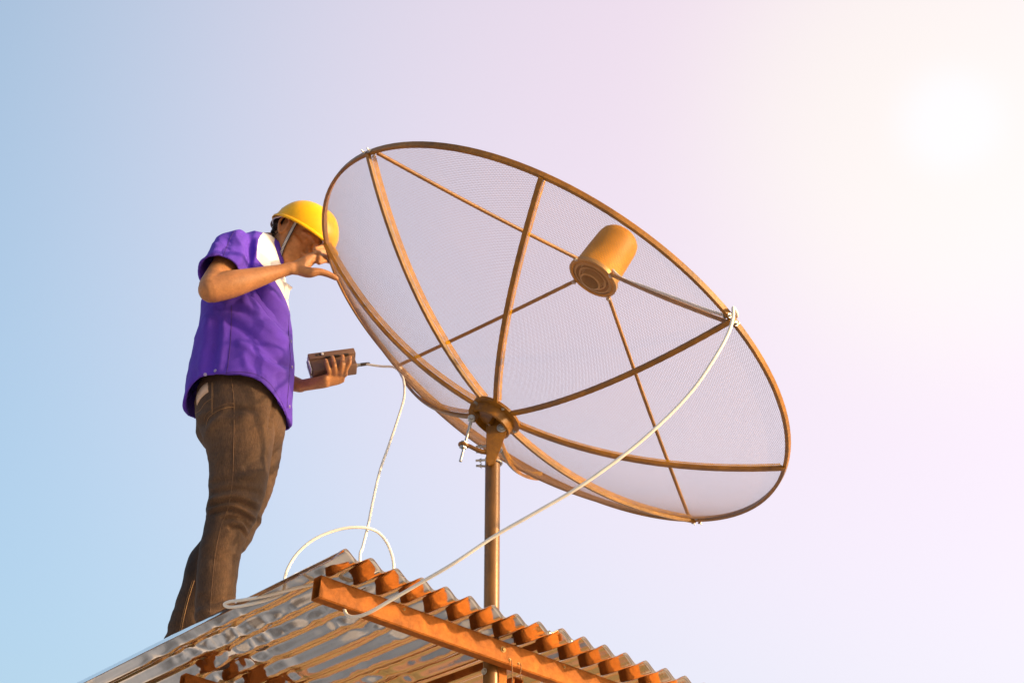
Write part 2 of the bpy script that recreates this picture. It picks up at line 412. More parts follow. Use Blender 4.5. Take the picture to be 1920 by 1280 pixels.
# ------------------------------------------------------------------ satellite dish
RAD = 0.9; DEP = 0.300
DN = V((0.515, 0.049, 0.856)).normalized()
DC = V((0.107, 4.371, 2.497+CAM_Z))
_a = V((-0.81178, -0.29198, 0.50572)); _a = (_a-DN*_a.dot(DN)).normalized(); _b = DN.cross(_a)
PHASE = 0.4366
DX = _a*math.cos(PHASE)+_b*math.sin(PHASE); DY = DN.cross(DX)
MAST = V((-0.063, 4.372, 0.0))
dish = empty('satellite_dish', MAST, 'round wire mesh satellite dish on a steel pole beside the man', 'satellite dish')
MD = Matrix(((DX.x, DY.x, DN.x, DC.x), (DX.y, DY.y, DN.y, DC.y), (DX.z, DY.z, DN.z, DC.z), (0, 0, 0, 1)))
MDL = Matrix.Translation(-MAST) @ MD
def rotk(k): return MDL @ Matrix.Rotation(k*math.pi/4, 4, 'Z')
def par(r): return -DEP*(1-(r/RAD)**2)
def dw(x, y, z): return DC+DX*x+DY*y+DN*z

# perforated panel: real strands of a honeycomb sheet, one eighth of the bowl, shared by the eight panels
def panel_mesh(p=0.0052, wr=0.00043, wn=0.00033):
    s = p/math.sqrt(3); half = math.pi/8
    ii, jj = np.meshgrid(np.arange(-84, 85), np.arange(-4, 206), indexing='ij')
    jj = jj.ravel(); ii = ii.ravel()
    x = (ii+0.5*(jj % 2))*p; y = jj*p*math.sqrt(3)/2
    A = np.stack([x, y], 1); E = []
    for d in ((0, s), (p/2, -s/2), (-p/2, -s/2)):
        B = A+np.array(d); E.append(np.stack([A, B], 1))
    E = np.concatenate(E)                                   # edges, 2 ends, xy : y is the radial bisector
    m = E.mean(1); r = np.hypot(m[:, 0], m[:, 1]); th = np.arctan2(m[:, 0], m[:, 1])
    ok = (r < RAD-0.004) & (r > 0.066) & (np.abs(th) < half)
    E = E[ok]
    # on the sheet (arc mapping): radius measured on the curved surface
    def up(P):
        z = -DEP*(1-(P[..., 0]**2+P[..., 1]**2)/RAD**2); return np.concatenate([P, z[..., None]], -1)
    E3 = up(E)
    t = E3[:, 1]-E3[:, 0]; t /= np.linalg.norm(t, axis=1)[:, None]
    g = E3.mean(1); nr = np.stack([-2*DEP*g[:, 0]/RAD**2, -2*DEP*g[:, 1]/RAD**2, np.ones(len(g))], 1); nr /= np.linalg.norm(nr, axis=1)[:, None]
    sd = np.cross(t, nr)
    offs = [sd*wr+nr*0, nr*wn*0.9, -sd*wr, -nr*wn*0.9]
    vs = np.stack([E3[:, e]+o for e in (0, 1) for o in offs], 1)     # N,8,3
    N = len(E3); base = (np.arange(N)*8)[:, None]
    quads = np.concatenate([base+np.array(q) for q in ((0, 1, 5, 4), (1, 2, 6, 5), (2, 3, 7, 6), (3, 0, 4, 7))], 0)
    # turn so that the panel spans 0..45 degrees
    V3 = vs.reshape(-1, 3); c, s_ = math.cos(half-math.pi/2), math.sin(half-math.pi/2)
    V3 = np.stack([V3[:, 0]*c-V3[:, 1]*s_, V3[:, 0]*s_+V3[:, 1]*c, V3[:, 2]], 1)
    me = bpy.data.meshes.new('mesh_panel'); me.vertices.add(len(V3)); me.vertices.foreach_set('co', V3.ravel())
    nq = len(quads); me.loops.add(nq*4); me.loops.foreach_set('vertex_index', quads.ravel().astype(np.int32))
    me.polygons.add(nq); me.polygons.foreach_set('loop_start', np.arange(nq, dtype=np.int32)*4)
    me.update(calc_edges=True); me.validate(); me.materials.append(M_MESH); return me
PM = panel_mesh()
for k in range(8):
    link('mesh_panel', PM, None, dish, rotk(k))

# ribs: curved flat bar on the back of the sheet, with the folded perforated edge of the panels beside it
def rib_mesh():
    mb = MB(); n = 40; v = []; f = []
    for i in range(n+1):
        r = 0.055+(RAD-0.058)*i/n; z = par(r); sl = 2*DEP*r/RAD**2; l = math.hypot(1, sl); nx, nz = -sl/l, 1/l
        for (t, d) in ((-0.0076, -0.003), (0.0076, -0.003), (0.0076, -0.014), (-0.0076, -0.014)):
            v.append((r+nx*d, t, z+nz*d))
    for i in range(n):
        for q in range(4): f.append((i*4+q, i*4+(q+1) % 4, i*4+4+(q+1) % 4, i*4+4+q))
    f.append((3, 2, 1, 0)); f.append((n*4, n*4+1, n*4+2, n*4+3))
    mb.add(v, f, True); me = mb.mesh('rib', sharp=40); me.materials.append(M_STEEL); return me
def seam_mesh():
    """folded panel edge: a thin perforated upright strip on the inner side of the rib"""
    mb = MB(); v = []; f = []; p = 0.0062; r = 0.075; y0 = 0.0079
    i = 0
    def pt(r, h, y):
        z = par(r); sl = 2*DEP*r/RAD**2; l = math.hypot(1, sl); return (r-sl/l*h, y, z+h/l)
    while r < RAD-0.012:
        for j in range(3):
            rr = r+(p/2 if j % 2 else 0); h = 0.001+j*0.0054
            a = 0.0029
            q = [pt(rr-p/2, h, y0), pt(rr, h+a, y0), pt(rr+p/2, h, y0), pt(rr, h-a, y0)]
            q2 = [pt(rr-p/2+0.0, h+0.0027, y0), pt(rr-p/2+0.0026, h+0.0027, y0), pt(rr-p/2+0.0026, h-0.0027, y0), pt(rr-p/2, h-0.0027, y0)]
            o = len(v); v += q; f.append((o, o+1, o+2, o+3)); o = len(v); v += q2; f.append((o, o+1, o+2, o+3))
        r += p
    mb.add(v, f, False); me = mb.mesh('panel_fold', sharp=0); me.materials.append(M_SUNLIT_EDGE); return me
RM, SM = rib_mesh(), seam_mesh()
for k in range(8):
    rb = link('rib', RM, None, dish, rotk(k))
    link('panel_fold', SM, None, rb)
# rim
mb = MB()
prof = [(RAD-0.0055, -0.009), (RAD+0.004, -0.009), (RAD+0.006, -0.007), (RAD+0.007, 0.008), (RAD+0.005, 0.010), (RAD-0.005, 0.0095)]
Z3 = V((0, 0, 0))
mb.add(*lathe(Z3, V((1, 0, 0)), V((0, 1, 0)), V((0, 0, 1)), prof, 128, True), True)
me = mb.mesh('rim', sharp=35); rim = link('rim', me, M_STEEL, dish, MDL)
for k in (0, 2, 4, 6):     # rim joint bolts with a long shank on both sides
    c, s_ = math.cos(k*math.pi/4), math.sin(k*math.pi/4); d = DX*c+DY*s_
    t = -DX*s_+DY*c
    for q in (-0.018, 0.016):
        bolt(DC+d*(RAD+0.009)+t*q-DN*0.006, d, dish, BOLT_L, s=0.6)
        bolt(DC+d*(RAD-0.010)+t*q-DN*0.006, -d, dish, BOLT, s=0.6)

# feed cover and struts
LZ0, LZ1 = 0.335, 0.560; LR = 0.084
mb = MB(); X0, Y0, Z0 = DX, DY, DN
mb.add(*lathe(DC, X0, Y0, Z0, [(LR-0.006, LZ0+0.004), (LR+0.001, LZ0+0.002), (LR+0.003, LZ0+0.02), (LR, LZ0+0.024), (LR-0.003, LZ0+0.10), (LR-0.007, LZ1-0.045), (LR-0.012, LZ1-0.022), (LR-0.024, LZ1-0.007), (LR-0.045, LZ1), (0.0005, LZ1+0.003)], 48))
feed = mb.build('feed_cover', M_LNB, dish, 50)
mb = MB(); mb.add(*lathe(DC, X0, Y0, Z0, [(LR-0.005, LZ0+0.012), (LR-0.012, LZ0+0.004), (LR-0.018, LZ0+0.004), (LR-0.019, LZ0+0.012), (LR-0.028, LZ0+0.022), (LR-0.029, LZ0+0.004), (LR-0.036, LZ0+0.004), (LR-0.037, LZ0+0.012), (0.041, LZ0+0.012), (0.040, LZ0-0.012), (0.034, LZ0-0.014), (0.032, LZ0+0.05), (0.0005, LZ0+0.05)], 48))
mb.build('feed_horn', M_LNB2, feed, 50)
mb = MB(); mb.add(*lathe(DC, X0, Y0, Z0, [(LR+0.0005, LZ0+0.022), (LR+0.010, LZ0+0.020), (LR+0.010, LZ0+0.006), (LR+0.0005, LZ0+0.004)], 40, True)); mb.build('clamp_ring', M_LNB2, feed, 30)
for k in (0, 2, 4, 6):
    c, s_ = math.cos(k*math.pi/4+0.03), math.sin(k*math.pi/4+0.03)
    p0 = dw(c*(RAD-0.012), s_*(RAD-0.012), 0.004); p1 = dw(c*(LR+0.004), s_*(LR+0.004), LZ0+0.012)
    mid = (p0+p1)/2-DN*0.006
    mb = MB(); mb.add(*smooth_tube([p0, p0*0.75+p1*0.25-DN*0.004, mid, p0*0.25+p1*0.75-DN*0.004, p1], 0.0068, 4, 10)); mb.build('strut', M_STEEL, dish)
    bolt(p1+(p0-p1).normalized()*0.012-DN*0.006, -DN, dish, BOLT, s=0.7)

# hub
mb = MB()
mb.add(*lathe(DC, X0, Y0, Z0, [(0.0005, -0.302), (0.086, -0.300), (0.089, -0.303), (0.089, -0.311), (0.080, -0.314), (0.072, -0.315), (0.072, -0.347), (0.064, -0.349), (0.062, -0.330), (0.040, -0.328), (0.018, -0.322), (0.0005, -0.322)], 48))
hub = mb.build('hub', M_STEEL, dish, 40)
for k in range(8):
    c, s_ = math.cos((k+0.5)*math.pi/4), math.sin((k+0.5)*math.pi/4)
    if k % 2: bolt(dw(c*0.080, s_*0.080, -0.314), -DN, dish, BOLT, s=0.5)
mb = MB(); mb.add(*tube([dw(0, 0, -0.32), dw(0, 0, -0.352)], 0.008, 10)); mb.build('hub_pin', M_STEEL, hub)

# mast with its cap bracket, tilt bolt and adjusting rod
mb = MB(); MR = 0.0245
mb.add(*lathe(V((MAST.x, MAST.y, 0)), V((1, 0, 0)), V((0, 1, 0)), V((0, 0, 1)), [(0.0005, -0.3), (MR, -0.3), (MR, 3.585), (MR-0.003, 3.588), (MR-0.003, 3.5), (0.0005, 3.5)], 40))
mast = mb.build('mast', M_POLE, dish, 40)
def plate(pts, thick, name, m, parent, bev=0.0015):
    """flat plate from an outline, thickened away from the viewer side along its own normal"""
    bm = bmesh.new(); vs = [bm.verts.new(p-root_loc(parent)) for p in pts]; fc = bm.faces.new(vs); fc.normal_update()
    n = fc.normal.copy()
    if n.y > 0: n = -n
    r = bmesh.ops.extrude_face_region(bm, geom=[fc]); vv = [g for g in r['geom'] if isinstance(g, bmesh.types.BMVert)]
    bmesh.ops.translate(bm, verts=vv, vec=-n*thick); bmesh.ops.recalc_face_normals(bm, faces=bm.faces)
    if bev: bmesh.ops.bevel(bm, geom=bm.edges[:], offset=bev, segments=2, affect='EDGES')
    me = bpy.data.meshes.new(name); bm.to_mesh(me); bm.free(); return link(name, me, m, parent)
YF = MAST.y-MR-0.014
br = plate([site(x, y, YF) for x, y in ((914, 800), (921, 797), (950, 795), (953, 800), (937, 845), (928, 868), (915, 873), (913, 860))], 0.005, 'mast_bracket', M_STEEL, dish)
plate([site(x, y, YF+0.055) for x, y in ((912, 798), (950, 793), (953, 800), (937, 845), (926, 868), (912, 870))], 0.005, 'bracket_cheek', M_STEEL, br)
mb = MB(); c = site(913.5, 838, YF+0.03); mb.add(*obox(c, V((0.003, 0, 0)), V((0, 0.030, 0)), V((0, 0, 0.068)), 0.001), False); mb.build('bracket_side', M_STEEL, br)
bolt(site(940.5, 802, YF-0.001), V((0, -1, 0)), dish, BOLT, 'tilt_bolt', 1.25)
# lugs joining hub and bracket
for (x, y) in ((944, 800),):
    mb = MB(); mb.add(*tube([site(x-3, y+2, YF+0.004), site(x-3, y+2, YF+0.052)], 0.008, 12)); mb.build('pivot_pin', M_ZINC, br)
plate([dw(0, 0, -0.335)+q for q in (V((0.0, 0.0, 0.03)), V((0.05, 0.0, 0.0)), V((0.06, 0.0, -0.04)), V((0.035, 0.0, -0.06)), V((0.0, 0.0, -0.03)))], 0.006, 'hub_lug', M_STEEL, hub)
lug2 = plate([site(x, y, YF-0.004) for x, y in ((884, 752), (896, 762), (900, 778), (890, 790), (881, 790), (878, 770))], 0.008, 'hub_lug', M_STEEL, hub)
pe = site(884, 784, YF-0.006)
mb = MB(); mb.add(*disc(pe+V((0, 0.008, 0)), V((0, -1, 0)), 0.0125, 0.014, 24)); mb.add(*disc(pe+V((0, -0.005, 0)), V((0, -1, 0)), 0.007, 0.008, 16)); eye = mb.build('rod_eye', M_ZINC, dish, 35)
q0, q1 = site(883, 790, YF-0.004), site(863, 865, YF-0.006)
pts = [q0.lerp(q1, i/60) for i in range(61)]
mb = MB(); mb.add(*tube(pts, [0.0052 if (i % 2 or i < 8) else 0.0044 for i in range(61)], 10)); mb.build('threaded_rod', M_ZINC, dish, 0)
arm = [site(x, y, YF+dy) for x, y, dy in ((917, 848, 0.012), (903, 846, 0.006), (890, 841, 0.0), (880, 836, -0.004), (873, 835, -0.005))]
mb = MB(); mb.add(*smooth_tube(arm, [0.008, 0.008, 0.007, 0.007, 0.006], 5, 10)); ec = site(869, 834, YF-0.005)
rd = (q1-q0).normalized(); ex, ey, ez = basis(rd)
mb.add(*lathe(ec, ex, ey, ez, [(0.009, -0.004), (0.017, -0.004), (0.018, 0.0), (0.017, 0.004), (0.009, 0.004), (0.008, 0)], 28, True)); mb.build('rod_arm', M_STEEL, dish, 40)
for q in (-0.011, 0.005):
    mb = MB(); mb.add(*lathe(ec, ex, ey, ez, [(0.005, q), (0.0125, q), (0.0125, q+0.006), (0.005, q+0.006)], 6, True), False); mb.build('nut', M_ZINC, dish, 20)
for (zpx, xx) in ((868, 0), (842, 0)):      # U bolts round the mast
    c = site(924, zpx, MAST.y); pts = []
    for i in range(25):
        a = R(-70+i*250/24); pts.append(V((MAST.x+math.cos(a)*(MR+0.0045)*1.0, MAST.y+math.sin(a)*(MR+0.0045), c.z)))
    pts = [V((MAST.x-MR-0.03, MAST.y-MR+0.005, c.z))]+[V((MAST.x+math.cos(R(a))*(MR+0.0045), MAST.y+math.sin(R(a))*(MR+0.0045), c.z)) for a in range(-120, 121, 12)]+[V((MAST.x-MR-0.03, MAST.y+MR-0.005, c.z))]
    mb = MB(); mb.add(*tube(pts, 0.004, 8)); mb.build('u_bolt', M_ZINC, dish)
    for yy in (-MR+0.005, MR-0.005):
        bolt(V((MAST.x-MR-0.012, MAST.y+yy, c.z)), V((-1, 0, 0)), dish, BOLT, s=0.75)
bolt(V((MAST.x-MR+0.004, MAST.y-MR*0.75, site(911, 1257, 4.35).z)), V((-0.6, -0.8, 0)), dish, BOLT, s=0.8)

# ------------------------------------------------------------------ the man
GROUND_MAN = V((-0.97, 4.66, roof_z(-0.97, 4.66)))
person = empty('person', GROUND_MAN, 'man in purple shirt and brown jeans holding the dish rim and a meter', 'person')
PL = person.location
def ring_px(l, r, y, Y, b, e=2.2, tilt=0.0):
    a, c = site(l, y, Y), site(r, y, Y); m = (a+c)/2; h = (c-a)/2
    return (m.x, m.y, m.z, h.x, h.y, h.z+tilt, 0, b, 0, e)
def ring(x, y, z, a, b, e=2.2, tx=0.0):
    return (x, y, z, a, 0, tx, 0, b, 0, e)

# --- head frame
TILT = R(35); YAW = R(-18)
HF = V((math.cos(TILT)*math.cos(YAW), math.cos(TILT)*math.sin(YAW), -math.sin(TILT)))
HU = V((math.sin(TILT)*math.cos(YAW), math.sin(TILT)*math.sin(YAW), math.cos(TILT)))
HL = HU.cross(HF)                                       # the man's left
HO = site(545, 424, 4.575)+V((0, 0.072, 0))             # midway between the ears
def hp(f, l, u): return HO+HF*f+HL*l+HU*u
def hring(c, u, a, b, e=2.1, l=0.0):
    o = hp(c, l, u); A = HF*a; B = HL*b; return (o.x, o.y, o.z, A.x, A.y, A.z, B.x, B.y, B.z, e)
body = MB()
body.add(*loft([hring(0.062, -0.122, 0.018, 0.016), hring(0.055, -0.118, 0.034, 0.032), hring(0.044, -0.100, 0.052, 0.050), hring(0.030, -0.075, 0.066, 0.061), hring(0.018, -0.045, 0.079, 0.067),
                hring(0.009, -0.005, 0.089, 0.071), hring(0.003, 0.035, 0.096, 0.076), hring(-0.002, 0.070, 0.095, 0.075), hring(-0.004, 0.100, 0.082, 0.064), hring(-0.004, 0.122, 0.055, 0.042), hring(-0.004, 0.132, 0.018, 0.014)], 4, 36))
# nose, brow, lips, cheek bones, ears
body.add(*smooth_tube([hp(0.088, 0, 0.012), hp(0.100, 0, -0.012), hp(0.112, 0, -0.034), hp(0.096, 0, -0.046)], [0.008, 0.010, 0.013, 0.010], 4, 12, True))
for s in (-1, 1):
    body.add(*smooth_tube([hp(0.094, s*0.010, 0.020), hp(0.090, s*0.032, 0.024), hp(0.072, s*0.052, 0.018)], [0.009, 0.0105, 0.008], 4, 10, True))
    body.add(*smooth_tube([hp(0.076, s*0.042, -0.024), hp(0.058, s*0.056, -0.020), hp(0.030, s*0.064, -0.012)], [0.012, 0.014, 0.010], 4, 10, True))
    body.add(*tube([hp(0.080, s*0.030, 0.000), hp(0.081, s*0.031, 0.001)], 0.0125, 12, True, True))
    body.add(*smooth_tube([hp(0.098, s*0.012, -0.044), hp(0.092, s*0.013, -0.044)], 0.008, 3, 10, True))
    # ear: rim, lobe and bowl
    ey_ = s*0.074
    er = [hp(0.012, ey_, -0.018), hp(0.014, ey_+s*0.004, 0.010), hp(0.006, ey_+s*0.010, 0.030), hp(-0.010, ey_+s*0.014, 0.034), hp(-0.022, ey_+s*0.014, 0.022), hp(-0.022, ey_+s*0.012, 0.002), hp(-0.010, ey_+s*0.008, -0.018), hp(0.003, ey_+s*0.005, -0.030), hp(0.012, ey_+s*0.001, -0.020)]
    body.add(*smooth_tube(er, [0.005, 0.0045, 0.0045, 0.0045, 0.005, 0.005, 0.006, 0.007, 0.005], 4, 10, True))
    body.add(*smooth_tube([hp(0.006, ey_-s*0.006, 0.012), hp(-0.004, ey_-s*0.004, 0.0), hp(0.002, ey_-s*0.004, -0.014)], 0.012, 3, 10, True))
body.add(*smooth_tube([hp(0.088, -0.020, -0.070), hp(0.098, 0, -0.067), hp(0.088, 0.020, -0.070)], [0.005, 0.007, 0.005], 4, 10, True))
body.add(*smooth_tube([hp(0.086, -0.017, -0.080), hp(0.094, 0, -0.081), hp(0.086, 0.017, -0.080)], [0.005, 0.007, 0.005], 4, 10, True))
# neck and trunk
nb = V((-0.955, 4.66, 4.50))
body.add(*smooth_tube([nb, V((-0.930, 4.655, 4.585)), hp(-0.032, 0, -0.070), hp(-0.012, 0, -0.02)], [0.075, 0.064, 0.058, 0.056], 5, 24, True))
body.add(*loft([ring(-0.955, 4.66, 3.78, 0.07, 0.11), ring(-0.955, 4.66, 3.86, 0.11, 0.135), ring(-0.965, 4.66, 4.0, 0.11, 0.14), ring(-0.975, 4.66, 4.2, 0.11, 0.15), ring(-0.985, 4.66, 4.38, 0.11, 0.165), ring(-0.975, 4.66, 4.48, 0.085, 0.165), ring(-0.96, 4.66, 4.54, 0.06, 0.11)], 3, 32))
# arms
SHR, ELR, WRR = V((-1.005, 4.505, 4.475)), site(400, 543, 4.365), site(545, 503, 4.445)
body.add(*smooth_tube([V((-0.985, 4.58, 4.48)), SHR, SHR.lerp(ELR, 0.5)+V((-0.004, 0, 0)), ELR+V((-0.006, 0, 0.01))], [0.055, 0.058, 0.052, 0.047], 5, 24, True))
body.add(*smooth_tube([ELR+V((-0.006, 0, 0)), ELR.lerp(WRR, 0.22)+V((0, 0, 0.002)), ELR.lerp(WRR, 0.55), ELR.lerp(WRR, 0.85), WRR], [0.047, 0.049, 0.037, 0.025, 0.0235], 6, 24, True))
SHL, ELL, WRL = V((-0.985, 4.825, 4.475)), V((-0.985, 4.90, 4.205)), site(563, 723, 4.815)
body.add(*smooth_tube([V((-0.98, 4.74, 4.48)), SHL, SHL.lerp(ELL, 0.5), ELL], [0.055, 0.056, 0.047, 0.041], 5, 20, True))
body.add(*smooth_tube([ELL, ELL.lerp(WRL, 0.25), ELL.lerp(WRL, 0.6), WRL], [0.042, 0.044, 0.035, 0.0255], 5, 20, True))
# right hand on the rim: fingers reach over it, thumb below
def hr(x, y, Y, hz, hx, th, e=2.3): return (*site(x, y, Y), hx, 0.004, hz, 0.003, th, 0.004, e)
body.add(*loft([hr(543, 503, 4.444, 0.0235, 0.004, 0.017), hr(556, 500, 4.448, 0.036, 0.008, 0.018), hr(570, 496, 4.456, 0.046, 0.012, 0.018), hr(583, 489.5, 4.466, 0.047, 0.015, 0.0165), hr(593, 483, 4.476, 0.041, 0.016, 0.0135), hr(599, 479.5, 4.482, 0.033, 0.013, 0.010, 2.1)], 4, 24))
rh = [((592, 467), (604, 463.5), (615, 461.5), (625, 464), 0.0080), ((597, 474.5), (609, 470.5), (620, 469.5), (629, 474), 0.0088), ((599, 483), (611, 479.5), (621, 480.5), (629, 486), 0.0090), ((598, 492), (609, 489), (619, 491), (627, 497), 0.0088)]
for (k0, k1, k2, k3, rr) in rh:
    body.add(*smooth_tube([site(*k0, 4.480), site(*k1, 4.506), site(*k2, 4.552), site(*k3, 4.586)], [rr*1.15, rr*1.04, rr*0.97, rr*0.8], 4, 14, True))
    body.add(*tube([site(*k0, 4.472), site(k0[0]+1, k0[1], 4.474)], 0.0095, 12, True, True))
body.add(*smooth_tube([site(562, 507, 4.452), site(580, 511, 4.452), site(598, 509.5, 4.460), site(615, 514, 4.474), site(630, 521.5, 4.488)], [0.019, 0.0195, 0.0140, 0.0122, 0.0098], 5, 16, True))
# left hand under the meter, palm up, fingers curled up its near side
BX = V((math.cos(R(12)), math.sin(R(12)), 0.27)).normalized(); BZ = V((-0.30, 0.30, 1)); BZ = (BZ-BX*BZ.dot(BX)).normalized(); BYd = BZ.cross(BX)
BC = site(624.5, 682, 4.785); BLx, BLy, BLz = 0.088, 0.030, 0.044
def bx(x, y, z): return BC+BX*x+BYd*y+BZ*z              # metres in the meter's own frame, y away from the viewer
pw = [WRL, bx(-0.056, 0.014, -0.072), bx(-0.026, 0.016, -0.064), bx(0.008, 0.016, -0.060), bx(0.030, 0.014, -0.058)]
body.add(*loft([(*pw[0], *(V((0, 0, 0.021))), 0, 0.025, 0, 2.2), (*pw[1], *(BZ*0.019), *(BYd*0.027), 2.3), (*pw[2], *(BZ*0.017), *(BYd*0.030), 2.4), (*pw[3], *(BZ*0.013), *(BYd*0.032), 2.4), (*pw[4], *(BZ*0.010), *(BYd*0.028), 2.2)], 4, 28))
yf = -BLy-0.0085
lh = [(-0.029, -0.036, -0.032, -0.014, 0.0080), (-0.008, -0.010, -0.004, -0.004, 0.0087), (0.014, 0.020, 0.034, -0.004, 0.0088), (0.032, 0.046, 0.060, -0.016, 0.0083)]
for (x0, x1, x2, top, rr) in lh:
    body.add(*smooth_tube([bx(x0, 0.004, -0.062), bx(x0-0.001, -0.024, -0.067), bx(x1, yf-0.010, -0.056), bx((x1+x2)/2, yf-0.006, -0.030+top*0.3), bx(x2, yf, top)], [rr*1.10, rr*1.10, rr*1.08, rr*1.0, rr*0.80], 5, 14, True))
body.add(*smooth_tube([bx(-0.040, 0.034, -0.066), bx(-0.030, 0.048, -0.048), bx(-0.012, 0.052, -0.015), bx(0.004, 0.046, 0.010)], [0.014, 0.012, 0.0105, 0.009], 4, 14, True))
# legs inside the trousers
NEAR = [(388, 508, 850, 4.565, .085), (393, 501, 900, 4.565, .080), (391, 490, 945, 4.565, .074), (384, 472, 985, 4.57, .067), (375, 451, 1030, 4.575, .062), (370, 443, 1080, 4.58, .058), (368, 440, 1130, 4.585, .056), (367, 440, 1172, 4.585, .057)]
FAR = [(405, 530, 815, 4.745, .088), (412, 524, 860, 4.75, .084), (412, 511, 910, 4.755, .078), (404, 494, 955, 4.76, .072), (386, 474, 1005, 4.765, .068), (354, 440, 1050, 4.77, .064), (340, 418, 1100, 4.775, .060), (325, 396, 1150, 4.78, .057), (309, 376, 1200, 4.785, .057), (303, 368, 1219, 4.785, .058)]
def leg_line(T, k):
    return [(site(l, y, Y)+site(r, y, Y))/2 for l, r, y, Y, b in T], [b*k for l, r, y, Y, b in T]
for T, s in ((NEAR, -1), (FAR, 1)):
    P_, r_ = leg_line(T, 0.62)
    body.add(*smooth_tube([V((-0.955, 4.66+s*0.07, 3.80))]+P_, [0.055]+r_, 3, 20, True))
    a = P_[-1]; body.add(*smooth_tube([a, V((a.x+0.01, a.y, roof_z(a.x, a.y)+0.045)), V((a.x+0.10, a.y, roof_z(a.x+0.1, a.y)+0.035)), V((a.x+0.17, a.y, roof_z(a.x+0.17, a.y)+0.030))], [0.04, 0.038, 0.033, 0.025], 3, 16, True))
bm_ = remesh(body, 0.0036, 5, 0.45)
skin = link('body', shift(bm_, PL), M_SKIN, person)

# --- hair on the back and sides of the head, below the helmet, with a ragged nape
mb = MB(); nA, nU = 40, 12; v = []; f = []
def hairpt(an, u, off):
    rows = [(-0.075, 0.030, 0.066, 0.061), (-0.045, 0.018, 0.079, 0.067), (-0.005, 0.009, 0.089, 0.071), (0.035, 0.003, 0.096, 0.076), (0.070, -0.002, 0.095, 0.075), (0.11, -0.004, 0.072, 0.056)]
    us = [r[0] for r in rows]; c = np.interp(u, us, [r[1] for r in rows]); a = np.interp(u, us, [r[2] for r in rows])+off; b = np.interp(u, us, [r[3] for r in rows])+off
    return hp(c-a*math.cos(an), b*math.sin(an), u)
for j in range(nU+1):
    for i in range(nA+1):
        an = R(-112+224*i/nA); k = abs(an)/R(112)
        lo = -0.058+0.040*sst(0.25, 0.55, k)+0.058*sst(0.58, 0.72, k)+0.004*math.sin(i*2.3)
        u = lo+(0.095-lo)*j/nU; off = (0.003 if j == 0 else 0.010)*(1-0.6*sst(0.75, 1.0, k))+0.003*noise.noise((i*0.9, j*0.8, 1))
        v.append(hairpt(an, u, off))
for j in range(nU):
    for i in range(nA): f.append((j*(nA+1)+i, j*(nA+1)+i+1, (j+1)*(nA+1)+i+1, (j+1)*(nA+1)+i))
mb.add(v, f)
for i in range(420):                                    # short tufts
    an = R(random.uniform(-75, 75)); u = random.uniform(-0.060, 0.06); p = hairpt(an, u, 0.006); q = hairpt(an+random.uniform(-.05, .05), u-random.uniform(0.010, 0.020), 0.006+random.uniform(0.004, 0.012))
    mb.add(*tube([p, p.lerp(q, 0.6)+HF*-0.001, q], [0.0016, 0.0012, 0.0003], 4))
mb.build('hair', M_HAIR, person, 0)

# --- trousers: one continuous garment
tr = MB()
tr.add(*loft([ring(-0.968, 4.66, 3.995, 0.142, 0.152), ring(-0.964, 4.66, 3.93, 0.156, 0.162), ring(-0.955, 4.66, 3.86, 0.153, 0.170), ring(-0.952, 4.66, 3.80, 0.142, 0.168), ring(-0.955, 4.66, 3.75, 0.10, 0.15)], 4, 40))
for T, s in ((NEAR, -1), (FAR, 1)):
    rows = [ring_px(l, r, y, Y, b) for l, r, y, Y, b in T]
    top = ring(-0.957, 4.66+s*0.078, 3.83, 0.135, 0.085)
    tr.add(*loft([top]+rows, 5, 36))
KN = (site(440, 965, 4.565), site(455, 985, 4.76))
def jeans_disp(c, n):
    d = 0.0
    for kp, s in ((KN[0], 0), (KN[1], 9)):
        g = math.exp(-((c.z-kp.z)/0.085)**2)*(1 if abs(c.y-kp.y) < 0.11 else 0)
        u = c.z*62+(c.x*math.cos(0.4)+c.y*0.6)*16+2.5*noise.noise((c.x*9, c.y*9, c.z*9+s))
        ridge = (1-abs(math.sin(u*0.5)))**1.6
        d += g*(0.0105*ridge-0.003)*(0.55+0.45*noise.noise((c.x*11, c.y*11, 4+s)))
    gh = math.exp(-((c.z-3.80)/0.06)**2)
    u = (c.z*0.7-c.x*0.75)*70+2*noise.noise((c.x*8, c.y*8, c.z*8))
    d += gh*0.004*(1-abs(math.sin(u*0.5)))
    ga = math.exp(-((c.z-3.14)/0.08)**2)
    d += ga*0.0045*noise.noise((c.x*8, c.y*8, c.z*34))
    d += 0.0020*(1-2*abs(noise.noise((c.x*12, c.y*12, c.z*26))))+0.0045*noise.noise((c.x*10, c.y*10, c.z*5))+0.0016*noise.noise((c.x*30, c.y*30, c.z*22))
    return d
